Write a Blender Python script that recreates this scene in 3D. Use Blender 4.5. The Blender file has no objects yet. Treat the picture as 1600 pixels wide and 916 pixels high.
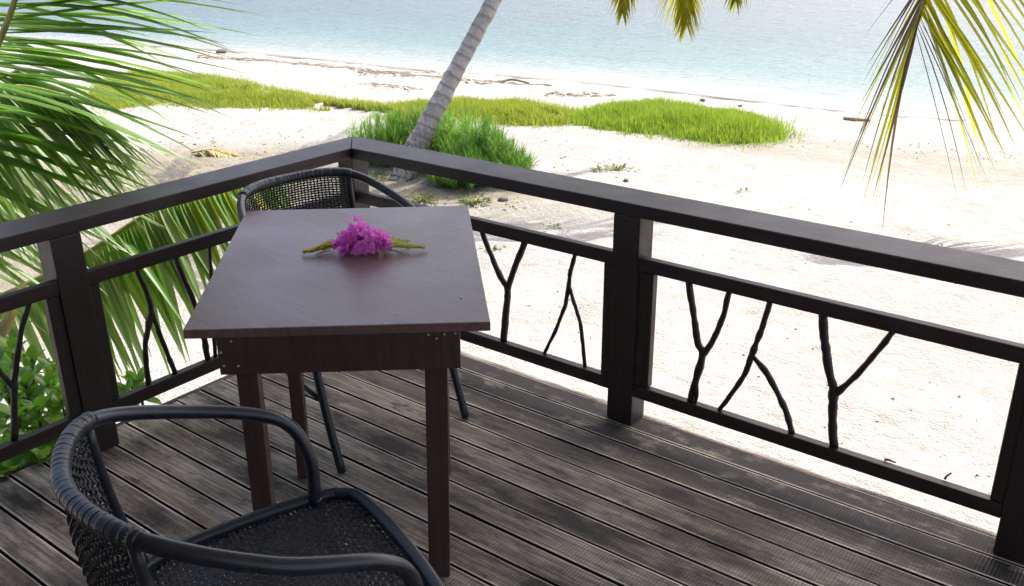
import bpy, bmesh, math, random
import numpy as np
from mathutils import Vector, Matrix, noise

random.seed(7); rng = np.random.default_rng(7)
SC = bpy.context.scene
COL = SC.collection
R = math.radians

# ------------------------------------------------------------------ camera
FPX = 1483.8                                     # focal length in pixels of a 1600 wide frame
_a, _b, _c = -.6584, .3852, -.0067               # heading, pitch down, roll
CAM = np.array([2.7824, -2.5554, 1.6894])
FWD = np.array([math.sin(_a)*math.cos(_b), math.cos(_a)*math.cos(_b), -math.sin(_b)])
_r0 = np.array([math.cos(_a), -math.sin(_a), 0]); _u0 = np.cross(_r0, FWD)
RGT = _r0*math.cos(_c)+_u0*math.sin(_c); UPV = -_r0*math.sin(_c)+_u0*math.cos(_c)
cd = bpy.data.cameras.new('camera'); cam = bpy.data.objects.new('camera', cd); COL.objects.link(cam)
M = Matrix.Identity(4)
for i in range(3):
    M[i][0], M[i][1], M[i][2], M[i][3] = RGT[i], UPV[i], -FWD[i], CAM[i]
cam.matrix_world = M
cd.sensor_width = 36; cd.lens = FPX*36/1600; cd.clip_start = .02; cd.clip_end = 5000
SC.camera = cam

# ------------------------------------------------------------------ sky, sun, exposure
SUN_EL, SUN_AZ = R(55), R(7)                     # azimuth measured from +y towards +x
W = bpy.data.worlds.new('World'); SC.world = W; W.use_nodes = True
nt = W.node_tree; bg = nt.nodes['Background']
sk = nt.nodes.new('ShaderNodeTexSky'); sk.sky_type = 'NISHITA'; sk.sun_disc = False
sk.sun_elevation = SUN_EL; sk.sun_rotation = SUN_AZ; sk.air_density = .55; sk.dust_density = 4.0; sk.ozone_density = .3
nt.links.new(sk.outputs[0], bg.inputs[0]); bg.inputs[1].default_value = .15
sd = bpy.data.lights.new('sun', 'SUN'); sd.energy = 2.5; sd.angle = R(.5); sd.color = (1, .96, .90)
sun = bpy.data.objects.new('sun', sd); COL.objects.link(sun)
sdir = Vector((math.sin(SUN_AZ)*math.cos(SUN_EL), math.cos(SUN_AZ)*math.cos(SUN_EL), math.sin(SUN_EL)))
sun.rotation_euler = sdir.to_track_quat('Z', 'Y').to_euler(); sun.location = (0, 0, 12)
SC.view_settings.view_transform = 'Standard'; SC.view_settings.look = 'None'
SC.view_settings.exposure = 1.55; SC.view_settings.gamma = 1
SC.cycles.max_bounces = 8; SC.cycles.transparent_max_bounces = 12

# ------------------------------------------------------------------ placing helpers
def ray(px, py): return FWD + RGT*(px-800)/FPX - UPV*(py-458)/FPX
def onz(px, py, z):
    d = ray(px, py); return Vector(CAM + d*(z-CAM[2])/d[2])
def ony(px, py, y):
    d = ray(px, py); return Vector(CAM + d*(y-CAM[1])/d[1])
def onx(px, py, x):
    d = ray(px, py); return Vector(CAM + d*(x-CAM[0])/d[0])
def dep(px, py, t): return Vector(CAM + ray(px, py)*t)

GZ = -.7                                          # sand level, the deck top is z = 0
WZ = -.86                                         # water level

# ------------------------------------------------------------------ object helpers
def link(name, me, mat=None, parent=None):
    o = bpy.data.objects.new(name, me); COL.objects.link(o)
    if mat is not None and me is not None and not me.materials: me.materials.append(mat)
    if parent is not None: o.parent = parent
    return o
def obj(name, bm, mat, parent=None, smooth=False):
    me = bpy.data.meshes.new(name); bm.to_mesh(me); bm.free()
    if smooth: me.polygons.foreach_set('use_smooth', [True]*len(me.polygons))
    return link(name, me, mat, parent)
def raw(name, v, f, mat, parent=None, smooth=False):
    me = bpy.data.meshes.new(name); me.from_pydata([tuple(p) for p in v], [], f); me.update()
    if smooth: me.polygons.foreach_set('use_smooth', [True]*len(me.polygons))
    return link(name, me, mat, parent)
def tag(o, label=None, cat=None, group=None, kind=None):
    if label: o['label'] = label
    if cat: o['category'] = cat
    if group: o['group'] = group
    if kind: o['kind'] = kind
    return o
def thing(name, label, cat, loc=(0, 0, 0), rz=0, group=None):
    o = link(name, None); o.location = loc; o.rotation_euler = (0, 0, rz)
    bpy.context.view_layer.update()
    return tag(o, label, cat, group)
def bevel(bm, w, seg=1):
    bmesh.ops.bevel(bm, geom=[e for e in bm.edges], offset=w, segments=seg, affect='EDGES', profile=.6)
def box_bm(lo, hi, bv=.003, seg=1, bm=None):
    b = bmesh.new()
    bmesh.ops.create_cube(b, size=1)
    lo, hi = Vector(lo), Vector(hi)
    for v in b.verts: v.co = Vector([lo[i] if v.co[i] < 0 else hi[i] for i in range(3)])
    if bv: bevel(b, bv, seg)
    return b
def hexa_bm(bot, top, bv=.003, seg=1):
    b = bmesh.new(); vs = [b.verts.new(p) for p in list(bot)+list(top)]
    n = len(bot)
    b.faces.new(vs[:n][::-1]); b.faces.new(vs[n:])
    for i in range(n): b.faces.new((vs[i], vs[(i+1) % n], vs[n+(i+1) % n], vs[n+i]))
    bmesh.ops.recalc_face_normals(b, faces=b.faces)
    if bv: bevel(b, bv, seg)
    return b
def spline(P, n=8):
    P = [Vector(p) for p in P]; Q = [2*P[0]-P[1]]+P+[2*P[-1]-P[-2]]; out = []
    for i in range(1, len(Q)-2):
        a, b, c, d = Q[i-1:i+3]
        for k in range(n):
            t = k/n
            out.append(.5*(2*b+(c-a)*t+(2*a-5*b+4*c-d)*t*t+(3*b-a-3*c+d)*t**3))
    out.append(P[-1]); return out
def tube_data(P, rad, seg=8, cap=True, closed=False):
    """vertices and faces of a tube along P; rad is a number or a list"""
    n = len(P); rr = [rad]*n if not hasattr(rad, '__len__') else rad
    V, F = [], []; nrm = None
    for i, p in enumerate(P):
        if closed: t = (P[(i+1) % n]-P[i-1]).normalized()
        else: t = (P[min(i+1, n-1)]-P[max(i-1, 0)]).normalized()
        if nrm is None: nrm = t.orthogonal().normalized()
        nrm = (nrm - t*nrm.dot(t)).normalized(); b = t.cross(nrm)
        for k in range(seg):
            a = 2*math.pi*k/seg
            V.append(p + (nrm*math.cos(a)+b*math.sin(a))*rr[i])
    for i in range(n if closed else n-1):
        j = (i+1) % n
        for k in range(seg):
            F.append((i*seg+k, i*seg+(k+1) % seg, j*seg+(k+1) % seg, j*seg+k))
    if cap and not closed:
        F.append(tuple(range(seg))[::-1]); F.append(tuple((n-1)*seg+k for k in range(seg)))
    return V, F
def tube(name, P, rad, mat, parent=None, seg=8, closed=False):
    V, F = tube_data(P, rad, seg, True, closed)
    return raw(name, V, F, mat, parent, True)
class Soup:
    def __init__(s): s.v = []; s.f = []
    def add(s, V, F):
        n = len(s.v); s.v += V; s.f += [tuple(i+n for i in f) for f in F]
    def build(s, name, mat, parent=None, smooth=True): return raw(name, s.v, s.f, mat, parent, smooth)

# ------------------------------------------------------------------ material helpers
class Mat:
    def __init__(s, name):
        s.m = bpy.data.materials.new(name); s.m.use_nodes = True; s.t = s.m.node_tree
        s.p = s.t.nodes['Principled BSDF']; s.out = s.t.nodes['Material Output']
    def n(s, typ, **kw):
        x = s.t.nodes.new('ShaderNode'+typ)
        for k, v in kw.items():
            if k.startswith('i_'): x.inputs[k[2:].replace('_', ' ')].default_value = v
            else: setattr(x, k, v)
        return x
    def l(s, a, b): s.t.links.new(a, b)
    def coord(s, scale=(1, 1, 1), kind='pos', rot=(0, 0, 0)):
        mp = s.n('Mapping'); mp.inputs['Scale'].default_value = scale; mp.inputs['Rotation'].default_value = rot
        src = s.n('NewGeometry').outputs['Position'] if kind == 'pos' else s.n('TexCoord').outputs['Object']
        s.l(src, mp.inputs[0]); return mp.outputs[0]
    def noise(s, vec, scale, detail=4, rough=.55):
        x = s.n('TexNoise'); x.inputs['Scale'].default_value = scale; x.inputs['Detail'].default_value = detail
        x.inputs['Roughness'].default_value = rough; s.l(vec, x.inputs['Vector']); return x.outputs['Fac']
    def ramp(s, fac, stops):
        x = s.n('ValToRGB'); e = x.color_ramp.elements
        while len(e) < len(stops): e.new(.5)
        for k, (p, c) in enumerate(stops):
            e[k].position = p; e[k].color = (*c, 1) if hasattr(c, '__len__') else (c, c, c, 1)
        s.l(fac, x.inputs[0]); return x.outputs[0]
    def mix(s, fac, a, b, mode='MIX'):
        x = s.n('Mix', data_type='RGBA', blend_type=mode)
        for sock, v in ((x.inputs[0], fac), (x.inputs[6], a), (x.inputs[7], b)):
            if hasattr(v, 'default_value') or hasattr(v, 'links'): s.l(v, sock)
            else: sock.default_value = v if not hasattr(v, '__len__') else (*v, 1)
        return x.outputs[2]
    def math(s, op, a, b=0.0):
        x = s.n('Math', operation=op)
        for sock, v in ((x.inputs[0], a), (x.inputs[1], b)):
            if hasattr(v, 'links'): s.l(v, sock)
            else: sock.default_value = v
        return x.outputs[0]
    def bump(s, h, strength, dist):
        x = s.n('Bump'); x.inputs['Strength'].default_value = strength; x.inputs['Distance'].default_value = dist
        s.l(h, x.inputs['Height']); s.l(x.outputs[0], s.p.inputs['Normal']); return x
    def set(s, color=None, rough=None, spec=None):
        for k, v in (('Base Color', color), ('Roughness', rough), ('Specular IOR Level', spec)):
            if v is None: continue
            if hasattr(v, 'links'): s.l(v, s.p.inputs[k])
            else: s.p.inputs[k].default_value = v if not hasattr(v, '__len__') else (*v, 1)

def painted_wood(name, c1, c2, rough=(.3, .5), grain=(3, 60, 60), spec=.5):
    m = Mat(name)
    g = m.noise(m.coord(grain), 1.0, 5, .6); big = m.noise(m.coord(), 7, 4)
    col = m.mix(m.ramp(g, [(.3, 0.), (.7, 1.)]), c1, c2)
    col = m.mix(m.ramp(big, [(.35, .0), (.75, .6)]), col, tuple(x*.6 for x in c1))
    m.set(col, m.ramp(big, [(.3, rough[0]), (.7, rough[1])]), spec)
    m.bump(g, .25, .002); return m.m
M_RAILX = painted_wood('dark stained rail wood', (.030, .020, .018), (.054, .038, .035), (.44, .52), (3, 70, 70), .36)
M_RAILY = painted_wood('dark stained rail wood across', (.030, .020, .018), (.054, .038, .035), (.44, .52), (70, 3, 70), .36)
M_POST = painted_wood('dark stained post wood', (.022, .014, .013), (.038, .026, .023), (.4, .6), (60, 60, 3))
M_BRANCH = painted_wood('dark stained branch', (.018, .013, .012), (.03, .02, .018), (.4, .6), (60, 60, 14))
M_LEG = painted_wood('reddish brown table leg wood', (.055, .030, .027), (.085, .046, .040), (.38, .55), (60, 60, 3))

def table_top_mat():
    m = Mat('brown varnished table top')
    rot = (0, 0, -.707)
    g = m.noise(m.coord((4, 90, 20), rot=rot), 1, 5, .65); g2 = m.noise(m.coord((90, 5, 20), rot=rot), 1, 3, .6)
    big = m.noise(m.coord(), 4, 4); fine = m.noise(m.coord(), 24, 5, .7)
    col = m.mix(m.ramp(g, [(.3, 0.), (.7, 1.)]), (.130, .078, .076), (.190, .122, .116))
    col = m.mix(m.math('MULTIPLY', m.ramp(g2, [(.45, 0.), (.75, 1.)]), .3), col, (.095, .062, .058))
    col = m.mix(m.math('MULTIPLY', m.ramp(fine, [(.68, 0.), (.76, 1.)]), .35), col, (.16, .13, .125))
    pos = m.n('NewGeometry').outputs['Position']
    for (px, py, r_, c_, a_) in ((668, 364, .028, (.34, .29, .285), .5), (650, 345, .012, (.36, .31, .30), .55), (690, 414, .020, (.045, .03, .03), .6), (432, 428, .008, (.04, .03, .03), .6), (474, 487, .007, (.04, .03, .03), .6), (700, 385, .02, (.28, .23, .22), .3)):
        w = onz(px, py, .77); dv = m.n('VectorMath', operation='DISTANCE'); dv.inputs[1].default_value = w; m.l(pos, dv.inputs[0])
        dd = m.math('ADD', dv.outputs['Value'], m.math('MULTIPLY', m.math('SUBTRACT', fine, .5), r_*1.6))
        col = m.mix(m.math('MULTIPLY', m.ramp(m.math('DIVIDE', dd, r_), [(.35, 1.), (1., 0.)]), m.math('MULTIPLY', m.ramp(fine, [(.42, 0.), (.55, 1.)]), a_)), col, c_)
    m.set(col, m.ramp(big, [(.3, .24), (.7, .40)]), .40)
    h = m.math('ADD', m.math('MULTIPLY', g, .6), m.math('MULTIPLY', g2, .5))
    m.bump(h, .2, .0016); return m.m
M_TOP = table_top_mat()

def deck_mat():
    m = Mat('weathered grey deck board')
    oi = m.n('ObjectInfo').outputs['Random']
    pos = m.n('NewGeometry').outputs['Position']
    sh = m.n('Combine' + 'XYZ'); m.l(m.math('MULTIPLY', oi, 37.0), sh.inputs[0])
    add = m.n('VectorMath', operation='ADD'); m.l(pos, add.inputs[0]); m.l(sh.outputs[0], add.inputs[1])
    def sc(v):
        mp = m.n('Mapping'); mp.inputs['Scale'].default_value = v; m.l(add.outputs[0], mp.inputs[0]); return mp.outputs[0]
    grain = m.noise(sc((5, 130, 20)), 1, 6, .65)
    streak = m.noise(sc((2.2, 26, 8)), 1, 4, .6)
    stain = m.noise(m.coord((.7, 2.1, 1)), 2.1, 9, .70)
    stain2 = m.noise(sc((2.0, 6.0, 1)), 4.2, 9, .74)
    col = m.mix(m.ramp(grain, [(.36, 0.), (.64, 1.)]), (.14, .120, .098), (.72, .645, .54))
    col = m.mix(m.ramp(streak, [(.35, .75), (.62, .0)]), col, (.11, .09, .076))
    col = m.mix(m.math('MULTIPLY', m.ramp(m.noise(sc((1.5, 5, 3)), 1, 3), [(.45, 0.), (.65, 1.)]), .5), col, (.28, .195, .12))
    black = m.math('MAXIMUM', m.ramp(stain, [(.48, 0.), (.60, .92)]), m.ramp(stain2, [(.52, 0.), (.64, .80)]))
    # dirt and mildew gathered along the rail on the sea side and round the posts
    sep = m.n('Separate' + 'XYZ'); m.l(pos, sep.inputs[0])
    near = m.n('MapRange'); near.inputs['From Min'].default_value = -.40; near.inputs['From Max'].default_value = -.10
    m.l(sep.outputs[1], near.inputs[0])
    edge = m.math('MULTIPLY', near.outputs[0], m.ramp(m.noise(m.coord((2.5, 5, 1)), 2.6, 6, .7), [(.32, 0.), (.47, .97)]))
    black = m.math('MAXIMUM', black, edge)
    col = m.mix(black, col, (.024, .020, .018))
    # machined grip grooves across each board
    wv = m.n('TexWave', wave_type='BANDS', bands_direction='X'); wv.inputs['Scale'].default_value = 31; wv.inputs['Distortion'].default_value = .5
    wv.inputs['Detail'].default_value = 1.0; m.l(pos, wv.inputs['Vector'])
    col = m.mix(m.math('MULTIPLY', m.ramp(wv.outputs['Fac'], [(.15, 1.), (.6, 0.)]), m.ramp(m.noise(sc((6, 9, 1)), 1, 4, .7), [(.3, .12), (.6, .5)])), col, (.075, .062, .05))
    # paler long edges of every board, their sky highlight painted into the colour
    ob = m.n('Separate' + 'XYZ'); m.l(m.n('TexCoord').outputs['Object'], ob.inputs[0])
    ed = m.math('ABSOLUTE', m.math('ADD', ob.outputs[1], .048)); edge_light = m.math('MULTIPLY', m.ramp(m.math('MULTIPLY', ed, 10.0), [(.41, 0.), (.45, 1.)]), m.ramp(streak, [(.38, .1), (.58, .95)]))
    col = m.mix(edge_light, col, (.86, .77, .65))
    # the sides of the boards, in the gaps, are painted black for the shade there
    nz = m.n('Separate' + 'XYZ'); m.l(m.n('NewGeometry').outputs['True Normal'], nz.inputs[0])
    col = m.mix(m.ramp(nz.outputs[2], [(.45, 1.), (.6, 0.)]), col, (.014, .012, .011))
    tone = m.ramp(oi, [(0., .70), (1., 1.2)])
    col = m.mix(1.0, col, tone, 'MULTIPLY')
    m.set(col, m.ramp(grain, [(.3, .62), (.7, .8)]), .35)
    h = m.math('ADD', m.math('MULTIPLY', wv.outputs['Fac'], .8), m.math('MULTIPLY', grain, .8))
    m.bump(h, .75, .003); return m.m
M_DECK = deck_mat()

def plastic(name, c, rough, bump=0, spec=.5):
    m = Mat(name); n_ = m.noise(m.coord(), 40, 4); m.set(m.mix(m.ramp(n_, [(.35, 0.), (.7, 1.)]), c, tuple(x*1.5 for x in c)), m.ramp(n_, [(.3, rough*.85), (.7, rough*1.2)]), spec)
    if bump: m.bump(m.noise(m.coord(), 160, 3), bump, .001)
    return m.m
M_TUBE = plastic('black satin tube', (.011, .0145, .021), .30, .05)
M_WRAP = plastic('black plastic cane wrap', (.012, .0155, .022), .36, .2)
M_WEAVE = plastic('black plastic cane weave', (.010, .0125, .018), .38, .1)
M_BLOCKER = plastic('black deck membrane', (.012, .012, .012), .8)
M_METAL = plastic('dull grey nail', (.4, .38, .35), .5)

def leaf_mat(name, c1, c2, trans, rough=.35, scale=6, tip=None, spec=.5, tm=.4):
    m = Mat(name); oi = m.n('ObjectInfo').outputs['Random']
    n_ = m.noise(m.coord(), scale, 4)
    f = m.math('ADD', m.math('MULTIPLY', n_, .6), m.math('MULTIPLY', oi, .4))
    col = m.mix(m.ramp(f, [(.25, 0.), (.75, 1.)]), c1, c2)
    if tip is not None:
        at = m.n('Attribute', attribute_name='along'); k = m.ramp(at.outputs['Fac'], [(tip[0], 0.), (tip[1], 1.)])
        col = m.mix(k, col, tip[2])
    m.set(col, rough, spec)
    tr = m.n('BsdfTranslucent'); m.l(m.mix(.5, col, trans), tr.inputs[0])
    mx = m.n('MixShader'); mx.inputs[0].default_value = tm
    m.l(m.p.outputs[0], mx.inputs[1]); m.l(tr.outputs[0], mx.inputs[2]); m.l(mx.outputs[0], m.out.inputs[0])
    return m.m
M_FROND = leaf_mat('green palm leaflet', (.045, .14, .014), (.14, .28, .028), (.40, .78, .04), .36, 5, (.9, 1., (.30, .26, .10)), .5, .5)
M_FROND2 = leaf_mat('pale green palm leaflet', (.07, .15, .03), (.17, .27, .06), (.46, .72, .09), .30, 5, (.88, 1., (.32, .28, .12)), .5, .48)
M_PALEF = leaf_mat('grey green palm leaflet', (.12, .19, .06), (.24, .32, .13), (.46, .66, .16), .35, 5, (.85, 1., (.34, .30, .15)), .5, .45)
M_FRONDY = leaf_mat('yellow green palm leaflet', (.24, .30, .03), (.48, .44, .04), (.80, .74, .05), .35, 5, (.8, 1., (.25, .19, .07)))
M_YELLOW = leaf_mat('yellowing palm leaflet', (.25, .30, .025), (.50, .46, .035), (.80, .80, .04), .38, 9, (.68, .97, (.14, .095, .04)), .4, .6)
M_BROWN = leaf_mat('dried brown palm leaflet', (.060, .042, .030), (.14, .10, .065), (.20, .13, .06), .55, 9)
M_RACHIS = plastic('yellow green frond midrib', (.26, .25, .06), .45)
M_RACHIS2 = plastic('brown frond midrib', (.16, .12, .055), .5)
M_GRASS = leaf_mat('bright beach grass', (.19, .275, .040), (.37, .42, .08), (.55, .62, .04), .5, 1.6, (.80, .92, (.42, .36, .16)))
M_MOUND = leaf_mat('fresh green beach grass', (.16, .26, .034), (.32, .405, .062), (.45, .65, .04), .5, 2.2, (.88, .97, (.45, .40, .15)))
M_BUSH = leaf_mat('fine leaved green bush', (.085, .21, .028), (.18, .34, .05), (.32, .60, .06), .5, 4)
M_BROAD = leaf_mat('broad shiny shrub leaf', (.08, .22, .022), (.18, .36, .04), (.32, .62, .04), .25, 3)
M_WEED = leaf_mat('small beach weed leaf', (.10, .14, .035), (.18, .20, .06), (.25, .30, .06), .5, 8)
M_BRACT = leaf_mat('magenta bract', (.86, .12, .70), (.96, .38, .88), (1., .5, .95), .5, 30, None, .3)
M_SPIKE = leaf_mat('yellow bract spike', (.66, .58, .06), (.85, .74, .10), (.5, .4, .05), .5, 40)
M_GSPIKE = leaf_mat('lime green leaf spike', (.58, .66, .08), (.80, .82, .18), (.5, .5, .08), .45, 40)
M_PALELEAF = leaf_mat('pale olive leaf', (.22, .20, .07), (.34, .30, .13), (.4, .36, .1), .5, 40)
M_WRACK = plastic('dark seaweed and twigs', (.12, .09, .06), .8)
M_STONE = plastic('dark weathered stone', (.10, .08, .065), .85)
M_DRIFT = plastic('driftwood', (.23, .185, .14), .8)
M_HUSK = plastic('dry fallen frond', (.30, .24, .09), .7)

def trunk_mat():
    m = Mat('ringed grey palm bark')
    a = m.n('Attribute', attribute_name='along').outputs['Fac']
    n1 = m.noise(m.coord((6, 6, 6)), 1, 5, .65); n2 = m.noise(m.coord((34, 34, 14)), 1, 6, .75)
    ringf = m.math('ADD', m.math('MULTIPLY', a, 44.0), m.math('MULTIPLY', n1, .9))
    tri = m.math('FRACT', ringf)
    band = m.ramp(tri, [(0., 0.), (.22, 1.), (.7, .75), (1., 0.)])
    col = m.mix(m.ramp(n2, [(.3, 0.), (.7, 1.)]), (.23, .21, .195), (.56, .53, .50))
    col = m.mix(m.ramp(n1, [(.42, .0), (.62, .8)]), col, (.40, .35, .325))
    col = m.mix(m.ramp(band, [(0., .45), (.75, 0.)]), col, (.085, .068, .058))
    low = m.math('MULTIPLY', m.ramp(a, [(.03, 1.), (.22, 0.)]), m.ramp(n2, [(.46, 0.), (.58, 1.)]))
    col = m.mix(low, col, (.045, .035, .03))
    m.set(col, .85, .2); m.bump(m.math('ADD', m.math('MULTIPLY', band, .8), n2), .8, .015); return m.m
M_TRUNK = trunk_mat()

def sand_mat():
    m = Mat('white coral sand')
    pos = m.coord()
    big = m.noise(pos, .9, 5, .6); mid = m.noise(pos, 6, 5, .65); fine = m.noise(pos, 60, 3, .7)
    col = m.mix(m.ramp(big, [(.3, 0.), (.7, 1.)]), (.375, .361, .343), (.312, .292, .268))
    col = m.mix(m.ramp(mid, [(.50, 0.), (.72, .7)]), col, (.235, .212, .185))
    lump = m.noise(pos, 15, 4, .7)
    col = m.mix(m.ramp(lump, [(.52, 0.), (.66, .55)]), col, (.29, .27, .242))
    col = m.mix(m.ramp(lump, [(.30, .6), (.44, 0.)]), col, (.43, .418, .398))
    vor = m.n('TexVoronoi'); vor.inputs['Scale'].default_value = 9; m.l(pos, vor.inputs['Vector'])
    bit = m.math('MULTIPLY', m.ramp(vor.outputs['Distance'], [(.02, 1.), (.06, 0.)]), m.ramp(m.noise(pos, 5.3, 4), [(.56, 0.), (.66, .7)]))
    col = m.mix(bit, col, (.20, .16, .12))
    dirt = m.n('Attribute', attribute_name='dirt').outputs['Fac']
    dm = m.math('MULTIPLY', dirt, m.ramp(m.noise(pos, 3.0, 6, .7), [(.30, .3), (.52, 1.)]))
    col = m.mix(dm, col, m.mix(m.ramp(mid, [(.4, 0.), (.6, 1.)]), (.16, .14, .10), (.26, .23, .175)))
    wet = m.n('Attribute', attribute_name='wet').outputs['Fac']
    col = m.mix(m.math('MULTIPLY', wet, m.ramp(mid, [(.3, .6), (.7, 1.)])), col, (.36, .32, .25))
    m.set(col, .9, .15)
    m.bump(m.math('ADD', m.math('ADD', mid, m.math('MULTIPLY', lump, .6)), m.math('MULTIPLY', fine, .25)), .8, .045); return m.m
M_SAND = sand_mat()

def water_mat():
    m = Mat('shallow turquoise lagoon water')
    d = m.n('Attribute', attribute_name='depth').outputs['Fac']
    warp = m.noise(m.coord((.12, .5, 1), rot=(0, 0, -.2)), 1, 5, .6)
    dd = m.math('ADD', d, m.math('MULTIPLY', m.math('SUBTRACT', warp, .5), .22))
    col = m.ramp(dd, [(0., (.36, .345, .31)), (.05, (.33, .35, .325)), (.16, (.215, .275, .265)), (.34, (.120, .205, .208)), (.60, (.086, .150, .168)), (1., (.088, .126, .158))])
    patch = m.noise(m.coord((.35, 1.6, 1), rot=(0, 0, -.2)), 1, 5, .65)
    col = m.mix(m.math('MULTIPLY', m.ramp(patch, [(.48, 0.), (.62, .4)]), m.ramp(d, [(.35, 0.), (.8, 1.)])), col, (.085, .088, .125))
    m.set(col, .10, .5); m.p.inputs['IOR'].default_value = 1.33
    m.l(m.ramp(d, [(0., .0), (.01, .5), (.03, 1.), (.3, 1.)]), m.p.inputs['Alpha'])
    w1 = m.noise(m.coord((1.2, 5, 1), rot=(0, 0, -.25)), 1, 4, .6); w2 = m.noise(m.coord((4, 14, 1), rot=(0, 0, -.15)), 1, 3, .6)
    m.bump(m.math('ADD', w1, m.math('MULTIPLY', w2, .3)), 1.0, .10); return m.m
M_WATER = water_mat()
M_ROOF = painted_wood('pale limewashed roof timber', (.50, .46, .40), (.62, .57, .50), (.6, .8))
M_WALL = painted_wood('brown house wall boards', (.13, .10, .075), (.20, .16, .12), (.6, .8))

# ------------------------------------------------------------------ ground and sea
SHORE = sorted([(v.x, v.y) for v in (onz(px, py, WZ) for px, py in
        [(250, 74), (340, 80), (500, 95), (640, 110), (760, 118), (880, 128), (1000, 140), (1130, 155), (1240, 168), (1350, 180), (1600, 197)])])
SX = np.array([p[0] for p in SHORE]); SY = np.array([p[1] for p in SHORE])
def shore_y(x):
    y = np.interp(x, SX, SY)
    return np.where(x < SX[0], SY[0]+(x-SX[0])*.35, np.where(x > SX[-1], SY[-1]+(x-SX[-1])*.1, y))
def fbm(x, y, s, seed=0.): return noise.fractal(Vector((x*s+seed, y*s-seed, seed*.7)), .6, 2.1, 4)
def ground_z(x, y, rough=True):
    s = y-float(shore_y(np.array(x)))
    z = GZ if s < -1.4 else GZ-(s+1.4)*.115
    z = max(z, -3.2)
    if rough and -18 < x < 9 and -3 < y < 15:
        z += .022*fbm(x, y, 1.1)+.018*fbm(x, y, 3.6, 3.)
        z += .05*math.exp(-((x+3.2)**2+(y-4.1)**2)/.9)
    return z
def axis(lo, hi, step, far):
    a = list(np.arange(lo, hi+1e-6, step)); g = step; l = [a[0]]; r = [a[-1]]
    while l[-1] > -far: g *= 1.35; l.append(l[-1]-g)
    g = step
    while r[-1] < far: g *= 1.35; r.append(r[-1]+g)
    return l[:0:-1]+a+r[1:]
def build_ground():
    xs = axis(-14, 6.5, .11, 1500); ys = axis(-1.5, 13, .11, 1500); nx, ny = len(xs), len(ys)
    V = [(x, y, ground_z(x, y)) for y in ys for x in xs]
    F = [(j*nx+i, j*nx+i+1, (j+1)*nx+i+1, (j+1)*nx+i) for j in range(ny-1) for i in range(nx-1)]
    g = raw('sand_ground', V, F, M_SAND, None, True)
    A = np.array(V); s = A[:, 1]-shore_y(A[:, 0])
    wet = np.clip(1-np.abs(s+.55)/1.1, 0, 1)*np.clip((A[:, 0]+4.5)/3, .25, 1)
    def blob(cx, cy, rx, ry, rot=0.):
        dx, dy = A[:, 0]-cx, A[:, 1]-cy; c_, s_ = math.cos(rot), math.sin(rot)
        u, v = dx*c_+dy*s_, -dx*s_+dy*c_
        return np.clip(1.6-1.6*np.sqrt((u/rx)**2+(v/ry)**2), 0, 1)
    c1 = onz(330, 255, GZ); c2 = onz(150, 300, GZ); c3 = onz(680, 300, GZ); c4 = onz(1400, 250, GZ); c5 = onz(20, 440, GZ); c6 = onz(840, 330, GZ)
    dirt = np.maximum.reduce([blob(c1.x, c1.y, 3.2, 1.1, .75), blob(c2.x, c2.y, 3.6, 2.0, .8), blob(c3.x, c3.y, 1.6, .9, .6), blob(c4.x, c4.y, 4.5, 1.0, .12)*.5,
                              blob(c5.x, c5.y, 1.8, 1.5), blob(c6.x, c6.y, 1.3, .5, .6)*.5])
    for nm, a in (('wet', wet), ('dirt', dirt)):
        at = g.data.attributes.new(nm, 'FLOAT', 'POINT'); at.data.foreach_set('value', a.astype(np.float32))
    tag(g, kind='structure')
    xs = axis(-26, 14, .5, 2500); ys = axis(2, 45, .3, 2500); ys = [y for y in ys if y > 1.5]; nx, ny = len(xs), len(ys)
    V = [(x, y, WZ) for y in ys for x in xs]
    F = [(j*nx+i, j*nx+i+1, (j+1)*nx+i+1, (j+1)*nx+i) for j in range(ny-1) for i in range(nx-1)]
    w = raw('sea_water', V, F, M_WATER, None, True)
    A = np.array(V); s = A[:, 1]-shore_y(A[:, 0])
    dp = np.clip(s, 0, None); dp = dp/(dp+9)*1.35
    at = w.data.attributes.new('depth', 'FLOAT', 'POINT'); at.data.foreach_set('value', dp.astype(np.float32))
    tag(w, kind='structure')
build_ground()

# ------------------------------------------------------------------ deck
PITCH, Y0 = .1045, .0905
deck = link('deck', None); tag(deck, kind='structure')
bme = None
nb = 36
for k in range(nb):
    y1 = Y0-k*PITCH; y0 = y1-PITCH+.0085
    if bme is None:
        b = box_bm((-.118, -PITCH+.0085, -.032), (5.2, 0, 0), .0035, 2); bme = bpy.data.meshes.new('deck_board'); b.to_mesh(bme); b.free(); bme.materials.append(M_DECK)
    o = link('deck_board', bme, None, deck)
    o.location = (random.uniform(-.006, .004), y1, random.uniform(-.0015, .0015)); o.rotation_euler = (random.uniform(-.004, .004), 0, 0)
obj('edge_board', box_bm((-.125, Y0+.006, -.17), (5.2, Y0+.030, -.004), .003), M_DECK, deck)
obj('edge_board', box_bm((-.150, -3.7, -.17), (-.126, Y0+.030, -.004), .003), M_RAILY, deck)
for x in np.arange(.1, 5.2, .6): obj('joist', box_bm((x, -3.6, -.16), (x+.045, Y0-.014, -.046), 0), M_RAILY, deck)
obj('light_blocker', box_bm((-.10, -3.65, -.045), (5.15, Y0-.012, -.0345), 0), M_BLOCKER, deck)  # unseen dark sheet added below the boards to block light through the gaps
for x, y in ((.05, -.05), (.05, -1.25), (.05, -2.6), (1.3, -.05), (2.6, -.05), (4.4, -.05)):
    obj('deck_pile', box_bm((x-.03, y-.06, GZ-.15), (x+.07, y+.04, -.16), .004), M_POST, deck)

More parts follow.
